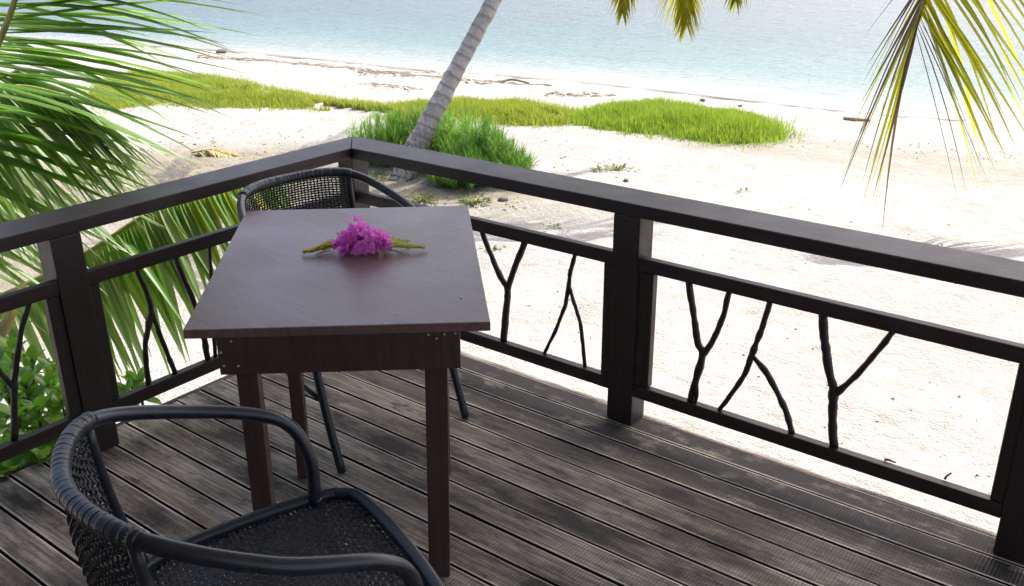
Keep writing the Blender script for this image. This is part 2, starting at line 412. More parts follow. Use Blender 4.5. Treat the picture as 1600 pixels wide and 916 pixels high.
# ------------------------------------------------------------------ railing
H = .8075; TR = .0445; RW = .160; MZ, BZ, MT = .6275, .161, .046
rail = thing('deck_railing', 'dark brown wooden railing with forked branch balusters round the deck corner', 'railing')
def wood_subdiv(bm, axis_i, n): pass
XE, YE = 4.2, -3.3
# mitred top rails
obj('top_rail', hexa_bm([(.001, 0, H-TR), (-RW+.001, RW, H-TR), (XE, RW, H-TR), (XE, 0, H-TR)], [(.001, 0, H), (-RW+.001, RW, H), (XE, RW, H), (XE, 0, H)], .004, 2), M_RAILX, rail)
LWD = .150
obj('top_rail', hexa_bm([(-.002, -.001, H-TR), (-.002, YE, H-TR), (-LWD, YE, H-TR), (-LWD-.006, RW-.006, H-TR)], [(-.002, -.001, H-.001), (-.002, YE, H-.001), (-LWD, YE, H-.001), (-LWD-.006, RW-.006, H-.001)], .004, 2), M_RAILY, rail)
def post(x0, x1, y0, y1, zt=H-TR): return obj('post', box_bm((x0, y0, .001), (x1, y1, zt-.001), .004, 2), M_POST, rail)
PX = [(1.226, 1.326), (2.503, 2.603), (3.79, 3.89)]
PQ = .094
for x0, x1 in PX: post(x0, x1, .003, PQ)
post(-.088, -.003, .003, .088)
PY = [(-1.249, -1.149), (-2.52, -2.42)]
for y0, y1 in PY: post(-PQ, -.003, y0, y1)
def hrail(name, lo, hi, m): return obj(name, box_bm(lo, hi, .003, 2), m, rail)
D0, D1 = .006, .036
segs_x = [(-.003, 1.226), (1.326, 2.503), (2.603, 3.79)]
for x0, x1 in segs_x:
    for z, nm in ((MZ, 'mid_rail'), (BZ, 'bottom_rail')):
        hrail(nm, (x0, D0, z-MT), (x1, D1, z), M_RAILX)
segs_y = [(-1.149, .003), (-2.42, -1.249)]
for y0, y1 in segs_y:
    for z, nm in ((MZ, 'mid_rail'), (BZ, 'bottom_rail')):
        hrail(nm, (-D1, y0, z-MT), (-D0, y1, z), M_RAILY)
def batten(lo, hi): return obj('batten', box_bm(lo, hi, .003, 1), M_POST, rail)
zb0, zb1 = BZ+.001, MZ-MT-.001
for x0, x1, w0, w1 in ((1.226, 1.326, .036, .055), (2.503, 2.603, .036, .05)):
    batten((x0-w0, D0+.004, zb0), (x0+.001, D1+.006, zb1)); batten((x1-.001, D0+.004, zb0), (x1+w1, D1+.006, zb1))
batten((-D1-.006, -1.150, zb0), (-D0-.004, -1.115, zb1)); batten((-D1-.006, -1.29, zb0), (-D0-.004, -1.248, zb1))
# forked branches between the rails; each is traced in the railing's own plane
def branch(paths, plane, label=None):
    bm = Soup()
    for pts in paths:
        P = [(ony(x, y, .022) if plane == 'y' else onx(x, y, -.022)) for x, y, _ in pts]
        for e, q in ((0, 1), (-1, -2)):                          # run the ends right up to the rails
            for zt in ((MZ-MT-.001,) if P[e].z > .5 else (BZ+.001,) if P[e].z < .22 else ()):
                d = P[e]-P[q]; P[e] = P[e]+d*((zt-P[e].z)/d.z)
        rr = [r_ for *_, r_ in pts]
        Pn = spline(P, 6); rn = [float(np.interp(i/6, range(len(rr)), rr)) for i in range(len(Pn))]
        off = random.uniform(-.004, .004)
        for i, p in enumerate(Pn):
            j = noise.noise(p*26)*.0022; k = noise.noise(p*31+Vector((5, 5, 5)))*.0022
            p += Vector((j, k+off, 0)) if plane == 'y' else Vector((k+off, j, 0))
            rn[i] *= 1+.30*noise.noise(p*38)
        bm.add(*tube_data(Pn, rn, 8))
    o = bm.build('branch_baluster', M_BRANCH, rail)
    if label: o['label'] = label
A = .0105
branch([[(755, 366, .010), (768, 400, .010), (785, 437, .012), (793, 452, .014), (791, 490, .0135), (787, 536, .0145)], [(819, 382, .012), (808, 410, .012), (797, 440, .012), (792, 456, .012)]], 'y')
branch([[(897, 402, .008), (890, 430, .0085), (884, 470, .008), (872, 505, .0075), (849, 555, .0075)], [(888, 445, .006), (897, 475, .007), (907, 510, .007), (914, 578, .0075)]], 'y')
branch([[(1077, 446, .011), (1084, 490, .011), (1090, 535, .012), (1098, 552, .013), (1090, 585, .014), (1084, 606, .012)], [(1138, 460, .010), (1128, 500, .010), (1112, 535, .011), (1098, 555, .012)],
        [(1088, 590, .008), (1078, 612, .006), (1075, 628, .005)], [(1088, 596, .009), (1090, 615, .006), (1087, 629, .006)]], 'y', 'fork with a splintered broken foot')
branch([[(1202, 474, .009), (1193, 505, .010), (1182, 535, .010), (1174, 556, .011), (1160, 590, .009), (1138, 622, .008), (1121, 643, .008)], [(1175, 556, .009), (1195, 580, .010), (1212, 610, .010), (1228, 645, .0105), (1238, 681, .0115)]], 'y')
branch([[(1285, 494, .015), (1288, 535, .0135), (1296, 585, .014), (1302, 610, .015), (1300, 650, .014), (1303, 706, .0145)], [(1395, 518, .010), (1370, 550, .009), (1340, 585, .009), (1318, 605, .010), (1303, 618, .012)]], 'y')
branch([[(215, 425, .009), (228, 455, .010), (237, 485, .0115), (232, 510, .010), (227, 545, .009), (232, 598, .0095)], [(237, 485, .010), (246, 512, .009), (259, 545, .009), (274, 584, .010)]], 'x')
branch([[(276, 405, .009), (288, 435, .010), (304, 472, .010), (318, 520, .011), (325, 562, .012)]], 'x')
branch([[(327, 390, .007), (329, 420, .007), (331, 480, .007), (336, 556, .007)]], 'x')
branch([[(45, 480, .008), (34, 520, .009), (24, 590, .010), (23, 620, .0105), (23, 692, .0105)], [(-14, 560, .009), (3, 585, .009), (24, 608, .010)]], 'x')
branch([[(-70, 510, .010), (-60, 580, .011), (-66, 640, .011), (-55, 730, .011)], [(-62, 600, .008), (-90, 640, .008), (-100, 745, .008)]], 'x')
# beyond the frame on the right the bay repeats
for x0 in (2.85, 3.3):
    bm = Soup(); P = spline([Vector((x0, .022, zb0)), Vector((x0+.02, .022, .36)), Vector((x0-.04, .022, zb1))], 6); bm.add(*tube_data(P, .010, 7))
    P = spline([Vector((x0+.02, .022, .36)), Vector((x0+.12, .022, zb1))], 6); bm.add(*tube_data(P, .009, 7)); bm.build('branch_baluster', M_BRANCH, rail)
def twig(pts, label):
    P = spline(pts, 4); o = tube('twig', P, [.004-.002*i/len(P) for i in range(len(P))], M_BRANCH, None, 6); tag(o, label, 'twig', None)
p = onz(1388, 722, BZ); twig([p+Vector((-.012, 0, .003)), p+Vector((0, .002, .006)), p+Vector((.012, .006, .002)), p+Vector((.02, .004, .004))], 'short dark twig lying on the bottom rail, left of the upright twig')
p = onz(1476, 750, BZ); twig([p+Vector((0, 0, .002)), p+Vector((.003, .004, .012)), p+Vector((.012, .012, .022))], 'dark twig sticking up from the bottom rail near the right corner post')

# ------------------------------------------------------------------ table
TZ = .77
tq = [onz(*p, TZ) for p in ((285.3, 516), (766.5, 503.3), (731, 321), (385.5, 329))]
tux = (tq[1]-tq[0]).normalized(); tuy = Vector((-tux.y, tux.x, 0))
table = thing('wooden_table', 'dark brown wooden table with overhanging top and square legs on the deck', 'table', (*((tq[0]+tq[2])/2).xy, 0), math.atan2(tux.y, tux.x))
TI = table.matrix_world.inverted()
def tl(x, y, z): return TI @ (Vector((tq[0].x, tq[0].y, 0))+tux*x+tuy*y+Vector((0, 0, z)))
b = hexa_bm([TI @ (q-Vector((0, 0, .024))) for q in tq], [TI @ q for q in tq], .003, 2); obj('table_top', b, M_TOP, table)
def tbox(name, x0, x1, y0, y1, z0, z1, m, bv=.003, sh=(0, 0)):
    top = [tl(x, y, z1) for x, y in ((x0, y0), (x1, y0), (x1, y1), (x0, y1))]
    bot = [tl(x+sh[0], y+sh[1], z0) for x, y in ((x0, y0), (x1, y0), (x1, y1), (x0, y1))]
    return obj(name, hexa_bm(bot, top, bv, 2), m, table)
ZA0, ZA1 = .645, TZ-.0245
fa = tbox('apron', .072, .654, .006, .030, ZA0, ZA1, M_LEG)
tbox('apron', .080, .646, .585, .609, ZA0, ZA1, M_LEG)
tbox('apron', .080, .102, .031, .584, ZA0, ZA1, M_LEG); tbox('apron', .624, .646, .031, .584, ZA0, ZA1, M_LEG)
for (x0, x1, y0, y1), s in (((.103, .154, .031, .080), (-.004, .0)), ((.566, .623, .031, .096), (-.016, 0)), ((.120, .160, .540, .584), (-.004, 0)), ((.562, .612, .536, .584), (-.008, 0))):
    tbox('leg', x0, x1, y0, y1, 0.001, ZA1-.001, M_LEG, .003, s)
# nail heads in the front apron
def nail(x, z):
    b = bmesh.new(); bmesh.ops.create_cone(b, cap_ends=True, segments=8, radius1=.0032, radius2=.0024, depth=.002)
    c_ = tl(x, .0045, z)
    for v in b.verts: v.co = Vector((v.co.x, -v.co.z, v.co.y))+c_
    obj('nail_head', b, M_METAL, fa)
for px, py in ((361, 533.5), (345, 551), (350, 572), (372.5, 572), (669.5, 523), (694.5, 522.5), (711.5, 521), (682, 529)):
    d = ray(px, py); n_ = np.array(tuy); t = (np.array(tq[0]+tuy*.006)-CAM)@n_/(d@n_); w = Vector(CAM+d*t)-tq[0]
    nail(w.dot(tux), TZ+w.z)
b = bmesh.new(); bmesh.ops.create_cone(b, cap_ends=True, segments=10, radius1=.0045, radius2=.003, depth=.002)
c_ = TI @ onz(720, 465, TZ+.0012)
for v in b.verts: v.co += c_
obj('nail_head', b, M_METAL, table)

# ------------------------------------------------------------------ bouquet on the table
def blade_data(p, d, L, w, droop, up=Vector((0, 0, 1)), n=6, fold=.25, wid=None):
    """a folded, drooping leaf blade: vertices, faces and 0..1 along values"""
    d = d.normalized(); side = d.cross(up)
    side = side.normalized() if side.length > 1e-4 else Vector((1, 0, 0)); V, F, A_ = [], [], []
    prev = None
    for i in range(n+1):
        t = i/n
        q = p+d*(L*t)+Vector((0, 0, -droop*L*t*t))
        ww = w*(wid(t) if wid else min(1, .35+t*4)*(1-t**2.2)) + .0004
        tan = (d*L+Vector((0, 0, -2*droop*L*t))).normalized(); nn = side.cross(tan).normalized()
        V += [q-side*ww*.5, q-nn*ww*fold*.5, q+side*ww*.5]; A_ += [t]*3
        if i: a = (i-1)*3; F += [(a, a+1, a+4, a+3), (a+1, a+2, a+5, a+4)]
    return V, F, A_
def set_along(o, a):
    at = o.data.attributes.new('along', 'FLOAT', 'POINT'); at.data.foreach_set('value', np.array(a, np.float32))
FC = onz(566, 392, TZ)
bq = thing('flower_posy', 'magenta bougainvillea posy with yellow and lime leaf spikes lying on the table top', 'flowers', (FC.x, FC.y, TZ), math.atan2(RGT[1], RGT[0]))
bract_me = []
for k in range(4):
    V, F, A_ = [], [], []
    for j in range(3):
        a = 2*math.pi*(j/3)+random.uniform(-.3, .3); tilt = random.uniform(.5, 1.0)
        d = Vector((math.cos(a)*math.cos(tilt), math.sin(a)*math.cos(tilt), math.sin(tilt)))
        v, f, _ = blade_data(Vector((0, 0, 0)), d, random.uniform(.024, .032), random.uniform(.019, .024), random.uniform(-.1, .5), n=4, fold=.35,
                             wid=lambda t: math.sin(math.pi*min(1, .08+t*.92)**.8)*1.0)
        n0 = len(V); V += v; F += [tuple(i+n0 for i in q) for q in f]
    me = bpy.data.meshes.new('blossom'); me.from_pydata([tuple(v) for v in V], [], F); me.update(); me.materials.append(M_BRACT); bract_me.append(me)
for cnt in range(190):
    th = random.uniform(0, 6.28); ph = math.asin(random.uniform(.0, 1)**.9); f = random.random()**.3
    u, v_, hh = math.cos(th)*math.cos(ph), math.sin(th)*math.cos(ph), math.sin(ph)
    pk = math.exp(-((u+.12)/.42)**2)
    o = link('blossom', bract_me[cnt % 4], None, bq)
    nrm = Vector((u, v_-.25, .25+hh)).normalized()
    o.location = (u*f*.080, v_*f*.050, hh*f*(.048+.036*pk)+.010); o.rotation_euler = (nrm.to_track_quat('Z', 'Y') @ Vector((0, 0, 1)).rotation_difference(Vector((random.uniform(-.5, .5), random.uniform(-.5, .5), 1)))).to_euler()
    o.rotation_euler.rotate_axis('Z', random.uniform(0, 6.28)); s_ = random.uniform(.6, .9); o.scale = (s_, s_, s_)
def spike(name, m, p0, p1, n, L, w, lift=.012):
    S_ = Soup(); p0, p1 = Vector(p0), Vector(p1); ax = (p1-p0)
    S_.add(*tube_data([p0.lerp(p1, i/5) for i in range(6)], .0018, 5))
    for i in range(n):
        t = (i+.5)/n; p = p0.lerp(p1, t); a = random.uniform(0, 6.28)
        sd_ = Vector((-ax.y, ax.x, 0)).normalized()
        d = ax.normalized()*.9+(sd_*math.cos(a)+Vector((0, 0, 1))*abs(math.sin(a)))*.55
        S_.add(*blade_data(p+Vector((0, 0, random.uniform(0, lift)*(1-t))), d, L*(1.15-.5*t), w, .15, n=3)[:2])
    return S_.build(name, m, bq, False)
spike('flower_spike', M_SPIKE, (-.075, -.006, .014), (-.158, -.034, .008), 60, .026, .012)
spike('flower_spike', M_SPIKE, (-.075, .010, .018), (-.125, .004, .012), 20, .022, .010)
spike('leaf_spike', M_GSPIKE, (.080, -.012, .016), (.178, -.004, .009), 64, .026, .010)
spike('leaf_spike', M_GSPIKE, (.080, .010, .020), (.130, .034, .014), 16, .024, .009)
def posy_leaf(p, d, L, w, m=None):
    V, F, A_ = blade_data(Vector(p), Vector(d), L, w, .15, n=6, wid=lambda t: math.sin(math.pi*min(1, .06+.94*t)**.75))
    return raw('leaf', V, F, m or M_PALELEAF, bq, True)
posy_leaf((.070, -.030, .014), (-.18, -1, -.12), .055, .017); posy_leaf((.078, -.022, .012), (1, -.28, -.1), .062, .010); posy_leaf((-.075, .016, .022), (-1, .7, .15), .045, .014)
posy_leaf((.082, .0, .020), (1, .35, .05), .05, .012); posy_leaf((-.085, -.02, .010), (-1, -.35, -.08), .06, .012, M_SPIKE); posy_leaf((-.06, .03, .03), (-.6, .6, .4), .035, .012)

# ------------------------------------------------------------------ chairs
def make_chair(label, loc, rz):
    t = thing('armchair', label, 'chair', (*loc, 0), rz, 'black woven cane armchairs')
    half = [(0, -.3056, .806), (.2067, -.237, .8006), (.292, -.0524, .7284), (.2922, .1405, .6536), (.2729, .1998, .56), (.2529, .1998, .44)]
    full = [(-x, y, z) for x, y, z in half[:0:-1]]+half
    loop = spline(full, 14)
    tube('arm_loop', loop, .0150, M_TUBE, t, 14)
    # cane wrapped over the back of the loop
    wr = [p for p in loop if abs(p.x) < .215 and p.y < -.1]
    fine, L = [], 0
    for a, b_ in zip(wr[:-1], wr[1:]):
        for k in range(11): fine.append(a.lerp(b_, k/7))
    fine.append(wr[-1])
    acc = [0.]
    for a, b_ in zip(fine[:-1], fine[1:]): acc.append(acc[-1]+(b_-a).length)
    rr = [.0165+.0005*abs(math.sin(math.pi*s_/.0062))+.0006*noise.noise(Vector((s_*30, 0, 0))) for s_ in acc]
    for k in (0, 1, -1, -2): rr[k] = .0175
    tube('cane_binding', fine, rr, M_WRAP, t, 16)
    for s in (-1, 1):                                            # sleeve bands at the ends of the wrap
        p = wr[0] if (wr[0].x < 0) == (s < 0) else wr[-1]; q = wr[3] if (wr[0].x < 0) == (s < 0) else wr[-4]
        d = (p-q).normalized(); tube('sleeve_band', [p-d*.004, p+d*.014], .0173, M_TUBE, t, 14)
    # seat ring
    ring = [(-.258, .25), (-.222, .288), (-.12, .302), (0, .306), (.12, .302), (.222, .288), (.258, .25), (.264, .1), (.25, -.08), (.215, -.185), (.12, -.235), (0, -.25), (-.12, -.235), (-.215, -.185), (-.25, -.08), (-.266, .1)]
    RP = [Vector((x, y, .44-.02*max(0, 1-abs(y)/.3)*0)) for x, y in ring]
    rp = spline(RP+[RP[0], RP[1]], 6)[:len(RP)*6]
    rr = [.0165+.001*abs(math.sin(i*1.3)) for i in range(len(rp))]
    dense = []
    for i, p in enumerate(rp):
        q = rp[(i+1) % len(rp)]
        for k in range(4): dense.append(p.lerp(q, k/4))
    acc = 0; rr = []
    for i, p in enumerate(dense): acc += (dense[(i+1) % len(dense)]-p).length; rr.append(.0138+.0007*abs(math.sin(math.pi*acc/.009)))
    tube('seat_rim', dense, rr, M_WRAP, t, 12, True)
    # woven seat: strands in two directions over and under one another
    def inside_span(val, ax):
        c = []
        n_ = len(rp)
        for i in range(n_):
            a, b_ = rp[i], rp[(i+1) % n_]
            if (a[ax]-val)*(b_[ax]-val) < 0:
                k = (val-a[ax])/(b_[ax]-a[ax]); c.append(a[1-ax]+(b_[1-ax]-a[1-ax])*k)
        return (min(c), max(c)) if len(c) >= 2 else None
    S_ = Soup()
    def ribbon(P, w, side):
        V, F = [], []
        for i, p in enumerate(P):
            up = Vector((0, 0, 1)) if side[2] == 0 else Vector((0, -1, 0))
            V += [p-side*w*.5-up*.0006, p+up*.0009, p+side*w*.5-up*.0006]
            if i: a = (i-1)*3; F += [(a, a+1, a+4, a+3), (a+1, a+2, a+5, a+4)]
        return V, F
    sag = lambda x, y: .434-.022*max(0, 1-(x/.26)**2)*max(0, 1-((y-.05)/.29)**2)
    pit = .0115
    for j, y in enumerate(np.arange(-.235, .33, pit)):
        sp = inside_span(y, 1)
        if not sp: continue
        n_ = max(6, int((sp[1]-sp[0])/pit)); P = []
        for i in range(n_+1):
            x = sp[0]+(sp[1]-sp[0])*i/n_; P.append(Vector((x, y+random.uniform(-.0006, .0006), sag(x, y)+(.0016 if (int(round(x/pit))+j) % 2 else -.0016))))
        S_.add(*ribbon(P, pit*random.choice((.92, .88, .84, .80, .72)), Vector((0, 1, 0))))
    for j, x in enumerate(np.arange(-.25, .251, pit)):
        sp = inside_span(x, 0)
        if not sp: continue
        n_ = max(6, int((sp[1]-sp[0])/pit)); P = []
        ji = int(round(x/pit))
        for i in range(n_+1):
            y = sp[0]+(sp[1]-sp[0])*i/n_; P.append(Vector((x+random.uniform(-.0006, .0006), y, sag(x, y)+(-.0016 if (int(round((y+.235)/pit))+ji) % 2 else .0016))))
        S_.add(*ribbon(P, pit*random.choice((.92, .88, .84, .80, .72)), Vector((1, 0, 0))))
    o = S_.build('woven_seat', M_WEAVE, t, False); o['kind'] = 'stuff'
    # woven back, hung between the loop and the rear of the seat rim
    top = [p for p in loop if abs(p.x) < .207 and p.y < -.1]; top.sort(key=lambda p: p.x)
    TX = np.array([p.x for p in top]); TY = np.array([p.y for p in top]); TZ_ = np.array([p.z for p in top])
    def bk(u, v):                                                # u across -1..1, v 0 at the loop .. 1 at the seat
        xt = u*.205; a = Vector((xt, float(np.interp(xt, TX, TY)), float(np.interp(xt, TX, TZ_))-.012))
        xb = u*.215; yb = -.25+.068*u*u; b_ = Vector((xb, yb, .445))
        p = a.lerp(b_, v); p.y -= .022*math.sin(math.pi*v)*(1-.5*u*u); return p
    S_ = Soup(); NU, NV = 34, 30
    for i in range(NU+1):
        u = -1+2*i/NU; P = [bk(u, k/NV)+Vector((0, (.002 if (i+k) % 2 else -.002), 0)) for k in range(NV+1)]
        S_.add(*tube_data(P, .0027, 5))
    for k in range(1, 40):
        v = k/40; P = [bk(-1+2*i/NU, v)+Vector((0, (-.0022 if (i+k) % 2 else .0022), 0)) for i in range(NU+1)]
        V, F = [], []
        for i, p in enumerate(P):
            V += [p+Vector((0, 0, .0026)), p+Vector((0, .0008, 0)), p-Vector((0, 0, .0026))]
            if i: a = (i-1)*3; F += [(a, a+1, a+4, a+3), (a+1, a+2, a+5, a+4)]
        S_.add(V, F)
    o = S_.build('woven_back', M_WEAVE, t, False); o['kind'] = 'stuff'
    for s in (-1, 1):
        tube('back_stay', [bk(s*1.02, k/10) for k in range(11)], .0105, M_WRAP, t, 10)
        fl = spline([(s*.2529, .1998, .45), (s*.256, .215, .36), (s*.26, .27, .18), (s*.261, .333, .004)], 8)
        tube('leg', fl, .0145, M_TUBE, t, 12)
        rl = spline([(s*.215, -.18, .43), (s*.222, -.215, .3), (s*.235, -.29, .004)], 8)
        tube('leg', rl, .0145, M_TUBE, t, 12)
        tube('side_stretcher', [fl[14], fl[14].lerp(rl[10], .5), rl[10]], .008, M_TUBE, t, 8)
    return t
make_chair('nearer black woven cane armchair, facing away from the camera towards the table', (1.4731, -1.6626), -.3634)
make_chair('farther black woven cane armchair, tucked behind the table by the railing corner', (.454, -.503), -1.74)

# ------------------------------------------------------------------ palms
def frond(parent, pts, nl, Lf, wf, dirf, mats, rmat, both=True, joined=False, r0=.012, r1=.003, t0=.05, droop=(.25, .6), swap=None, skip=None):
    """rachis through pts; Lf(t) leaflet length; dirf(t, side, tangent) leaflet direction"""
    P = spline(pts, 10); n = len(P)
    rc = tube('frond', P, [r0+(r1-r0)*i/(n-1) for i in range(n)], rmat, parent, 7)
    S_ = Soup(); al = []
    for i in range(nl):
        t = t0+(1-t0)*(i+.5)/nl
        f = t*(n-1); k = min(int(f), n-2); p = P[k].lerp(P[k+1], f-k); tan = (P[k+1]-P[k]).normalized()
        for s in ((-1, 1) if both else (1,)):
            if skip and skip(t, s): continue
            d = dirf(t, s, tan)+Vector((random.gauss(0, .07), random.gauss(0, .07), random.gauss(0, .07)))
            L = Lf(t)*random.uniform(.88, 1.1); w = (wf(t, s) if callable(wf) else wf)*random.uniform(.8, 1.15)
            V, F, A_ = blade_data(p, d, L, w, random.uniform(*droop), n=8 if not joined else 4, fold=.45)
            tw = random.gauss(0, .25); kick = Vector((random.gauss(0, .05), random.gauss(0, .05), 0))*L
            V = [v+kick*a*a for v, a in zip(V, A_)]
            if joined: S_.add(V, F); al += A_
            else:
                m = mats(t, s) if callable(mats) else random.choice(mats)
                o = raw('leaflet', V, F, m, rc, True); set_along(o, A_)
    if joined:
        o = S_.build('leaflets', mats[0], rc, True); o['kind'] = 'stuff'; set_along(o, al)
    return rc
def img(dx, dy, dz=0.):                                           # a direction given as right, up and away from the sea view
    return Vector(RGT*dx+UPV*dy+FWD*dz)
def trunk(parent, pts, rad, n=10):
    P = spline(pts, n); m = len(P); rr = [float(np.interp(i/n, range(len(rad)), rad)) for i in range(m)]
    L = [0.]
    for a, b_ in zip(P[:-1], P[1:]): L.append(L[-1]+(b_-a).length)
    Q, rq, al = [], [], []
    steps = int(L[-1]/.02)
    cum = np.array(L)
    for i in range(steps+1):
        s_ = L[-1]*i/steps; k = min(int(np.searchsorted(cum, s_, 'right'))-1, m-2); f = (s_-L[k])/(L[k+1]-L[k])
        r_ = rr[k]+(rr[k+1]-rr[k])*f
        ph = (s_/L[-1]*44) % 1
        Q.append(P[k].lerp(P[k+1], f)); rq.append(r_*(1+.022*(1-abs(2*ph-1))+.02*noise.noise(Vector((s_*9, 1, 2))))); al += [s_/L[-1]]*20
    V, F = tube_data(Q, rq, 20)
    V = [v+Vector((noise.noise(v*9), noise.noise(v*9+Vector((3, 1, 7))), 0))*.010 for v in V]
    o = raw('trunk', V, F, M_TRUNK, parent, True); set_along(o, al); return o

# the leaning palm behind the railing
bp = onz(628, 290, GZ-.03)
lean = thing('coconut_palm', 'leaning coconut palm with ringed grey trunk rising from the green bush', 'palm tree', bp)
def toL(o, p): return Vector(p)-Vector(o.location)
TD = (bp-Vector(CAM)).dot(Vector(FWD))
tp = [bp, dep(644, 244, TD), dep(672, 188, TD), dep(703, 128, TD+.02), dep(735, 68, TD+.04), dep(771, 0, TD+.05), dep(800, -70, TD+.05), dep(830, -175, TD), dep(850, -300, TD-.1), dep(865, -450, TD-.1)]
trunk(lean, [toL(lean, p) for p in tp], [.140, .110, .092, .080, .075, .072, .070, .069, .068, .09])
crown = tp[-1]
def crown_frond(tip, sag, m, nl=46, Lmax=.55, wf=.028, rm=None, jo=True, via=None):
    a = toL(lean, crown); b_ = toL(lean, tip)
    if via is None: pts = [a, a.lerp(b_, .30)+Vector((0, 0, sag)), a.lerp(b_, .68)+Vector((0, 0, sag*.85)), b_]
    else:
        v_ = toL(lean, via); pts = [a, a.lerp(v_, .5)+Vector((0, 0, sag)), v_, v_.lerp(b_, .55), b_]
    def df(t, s, tan):
        sd_ = tan.cross(Vector((0, 0, 1)) if via is None else Vector(FWD)).normalized()
        return tan*(.75+.5*t)+sd_*s*(.75-.2*t)+Vector((0, 0, -.25))
    return frond(lean, pts, nl, lambda t: Lmax*(.55+.45*math.sin(math.pi*min(1, t*1.05)))*(1-.45*max(0, t-.75)/.25), wf, df, [m], rm or M_RACHIS, True, jo, .028, .004, .1, (.1, .5))
crown_frond(dep(1073, 38, 7.6), .8, M_YELLOW, 96, .46, .034, via=dep(1068, -170, 7.5))
crown_frond(dep(973, 20, 7.9), .8, M_FRONDY, 84, .36, .034, via=dep(990, -160, 7.8))
crown_frond(dep(1150, 2, 7.7), .8, M_YELLOW, 76, .34, .028, via=dep(1172, -140, 7.6))
for k in range(9):
    a = 2*math.pi*k/9+.3; Lr = random.uniform(2.2, 2.9)
    tip = crown+Vector((math.cos(a)*Lr, math.sin(a)*Lr, random.uniform(-.5, .3)))
    crown_frond(tip, 1.0, M_FROND, 40, .6, .035)

# young palm on the left, close to the deck
lb = dep(-420, 620, 4.6); lb.z = GZ
lp = thing('young_palm', 'green young coconut palm spreading long fronds at the left of the deck', 'palm tree', lb)
hub = lb+Vector((0, 0, .5))
P_ = lambda x, y, d: toL(lp, dep(x, y, d))
trunk(lp, [Vector((0, 0, -.05)), Vector((.02, 0, .25)), Vector((0, 0, .6))], [.16, .13, .10], 6)
h_ = toL(lp, hub)
gA = [M_FROND, M_FROND2, M_FROND]
# upright frond, its midrib at the left edge of the picture, leaflets sweeping to the right
frond(lp, [h_, P_(-230, 380, 3.9), P_(-70, 190, 3.6), P_(5, 50, 3.45), P_(48, -90, 3.4), P_(90, -260, 3.4)], 104,
      lambda t: .78*(1-.55*max(0, t-.7)/.3)*(.75+.25*min(1, t*3)), .046,
      lambda t, s, tan: (img(1, .28-.95*max(0, .80-t)*1.25, .05) if s > 0 else img(-.7, .3, .3)), gA, M_RACHIS, True, False, .020, .006, .22, (.08, .26),
      skip=lambda t, s: (s < 0 and t > .2) or (t < .5 and random.random() < .3))
frond(lp, [h_, P_(-260, 330, 4.4), P_(-100, 120, 4.2), P_(-20, -20, 4.1), P_(40, -180, 4.0)], 66,
      lambda t: .95*(1-.5*max(0, t-.7)/.3), .050, lambda t, s, tan: img(1, .18-.95*max(0, .85-t)*1.3, -.1), gA, M_RACHIS, False, False, .020, .006, .22, (.08, .3), skip=lambda t, s: t < .55 and random.random() < .5)
# lower frond, pale leaflets hanging down over the outside of the rail
frond(lp, [h_, P_(-200, 260, 3.9), P_(-80, 165, 3.75), P_(20, 135, 3.65), P_(110, 150, 3.6)], 52,
      lambda t: .60*(1-.35*max(0, t-.75)/.25), .028, lambda t, s, tan: img(.42+.45*t, -.85+.25*t, .1*s), [M_PALEF, M_FROND2, M_PALEF], M_RACHIS, True, False, .016, .004, .3, (.05, .25))
frond(lp, [h_, P_(-300, 430, 4.3), P_(-150, 250, 4.1), P_(-60, 150, 4.0), P_(30, 110, 4.0)], 34,
      lambda t: .85*(1-.4*max(0, t-.7)/.3), .052, lambda t, s, tan: img(.75+.2*t, -.75+.35*t, .0), gA, M_RACHIS, False, False, .020, .006, .3, (.08, .3))
# frond seen through the railing, its leaflets hanging in a fringe
frond(lp, [h_, P_(-160, 520, 4.3), P_(20, 455, 4.2), P_(133, 397, 4.15), P_(226, 336, 4.15), P_(320, 295, 4.2), P_(430, 282, 4.3)], 78,
      lambda t: .49*(1-.45*max(0, t-.7)/.3)*(.7+.3*min(1, t*2.5)), .044,
      lambda t, s, tan: (img(.42, -.62, -.1) if s > 0 else img(.45, .35, .55)), lambda t, s: random.choice([M_FROND2, M_PALEF, M_FROND2, M_FROND] if t < .78 else [M_FRONDY, M_FROND2, M_FROND2]), M_RACHIS, True, False, .017, .004, .28, (.18, .42),
      skip=lambda t, s: s < 0 and random.random() < .45)

# palm out of the picture on the right, one yellowing frond hanging into view
rb = Vector((5.4, 6.4, GZ))
rp_ = thing('yellowing_palm', 'coconut palm whose yellow and brown drying frond hangs over the right of the view', 'palm tree', rb)
rtop = rb+Vector((-.3, -.3, 4.2))
trunk(rp_, [Vector((0, 0, -.05)), Vector((-.1, -.05, 1.5)), toL(rp_, rtop)], [.2, .14, .11], 8)
Q_ = lambda x, y, d: toL(rp_, dep(x, y, d))
def ydir(t, s, tan):
    k = (t-.50)/.50
    if s > 0: return img(1.02-.70*k, -.74, .05)
    return img(-.78+.70*k, -.78, .1)
def ymat(t, s):
    if s > 0: return M_YELLOW if t < .95 else M_BROWN
    return M_BROWN if random.random() < .75 else M_YELLOW
frond(rp_, [toL(rp_, rtop), Q_(2000, -640, 7.2), Q_(1740, -420, 7.1), Q_(1560, -200, 7.05), Q_(1466, -50, 7.0), Q_(1428, 42, 7.0)], 50,
      lambda t: 1.32*(1-.12*max(0, t-.6)/.4), lambda t, s: (.092 if s > 0 and t < .95 else .027), ydir, ymat, M_RACHIS2, True, False, .03, .006, .46, (.12, .34), skip=lambda t, s: s < 0 and random.random() < .4)
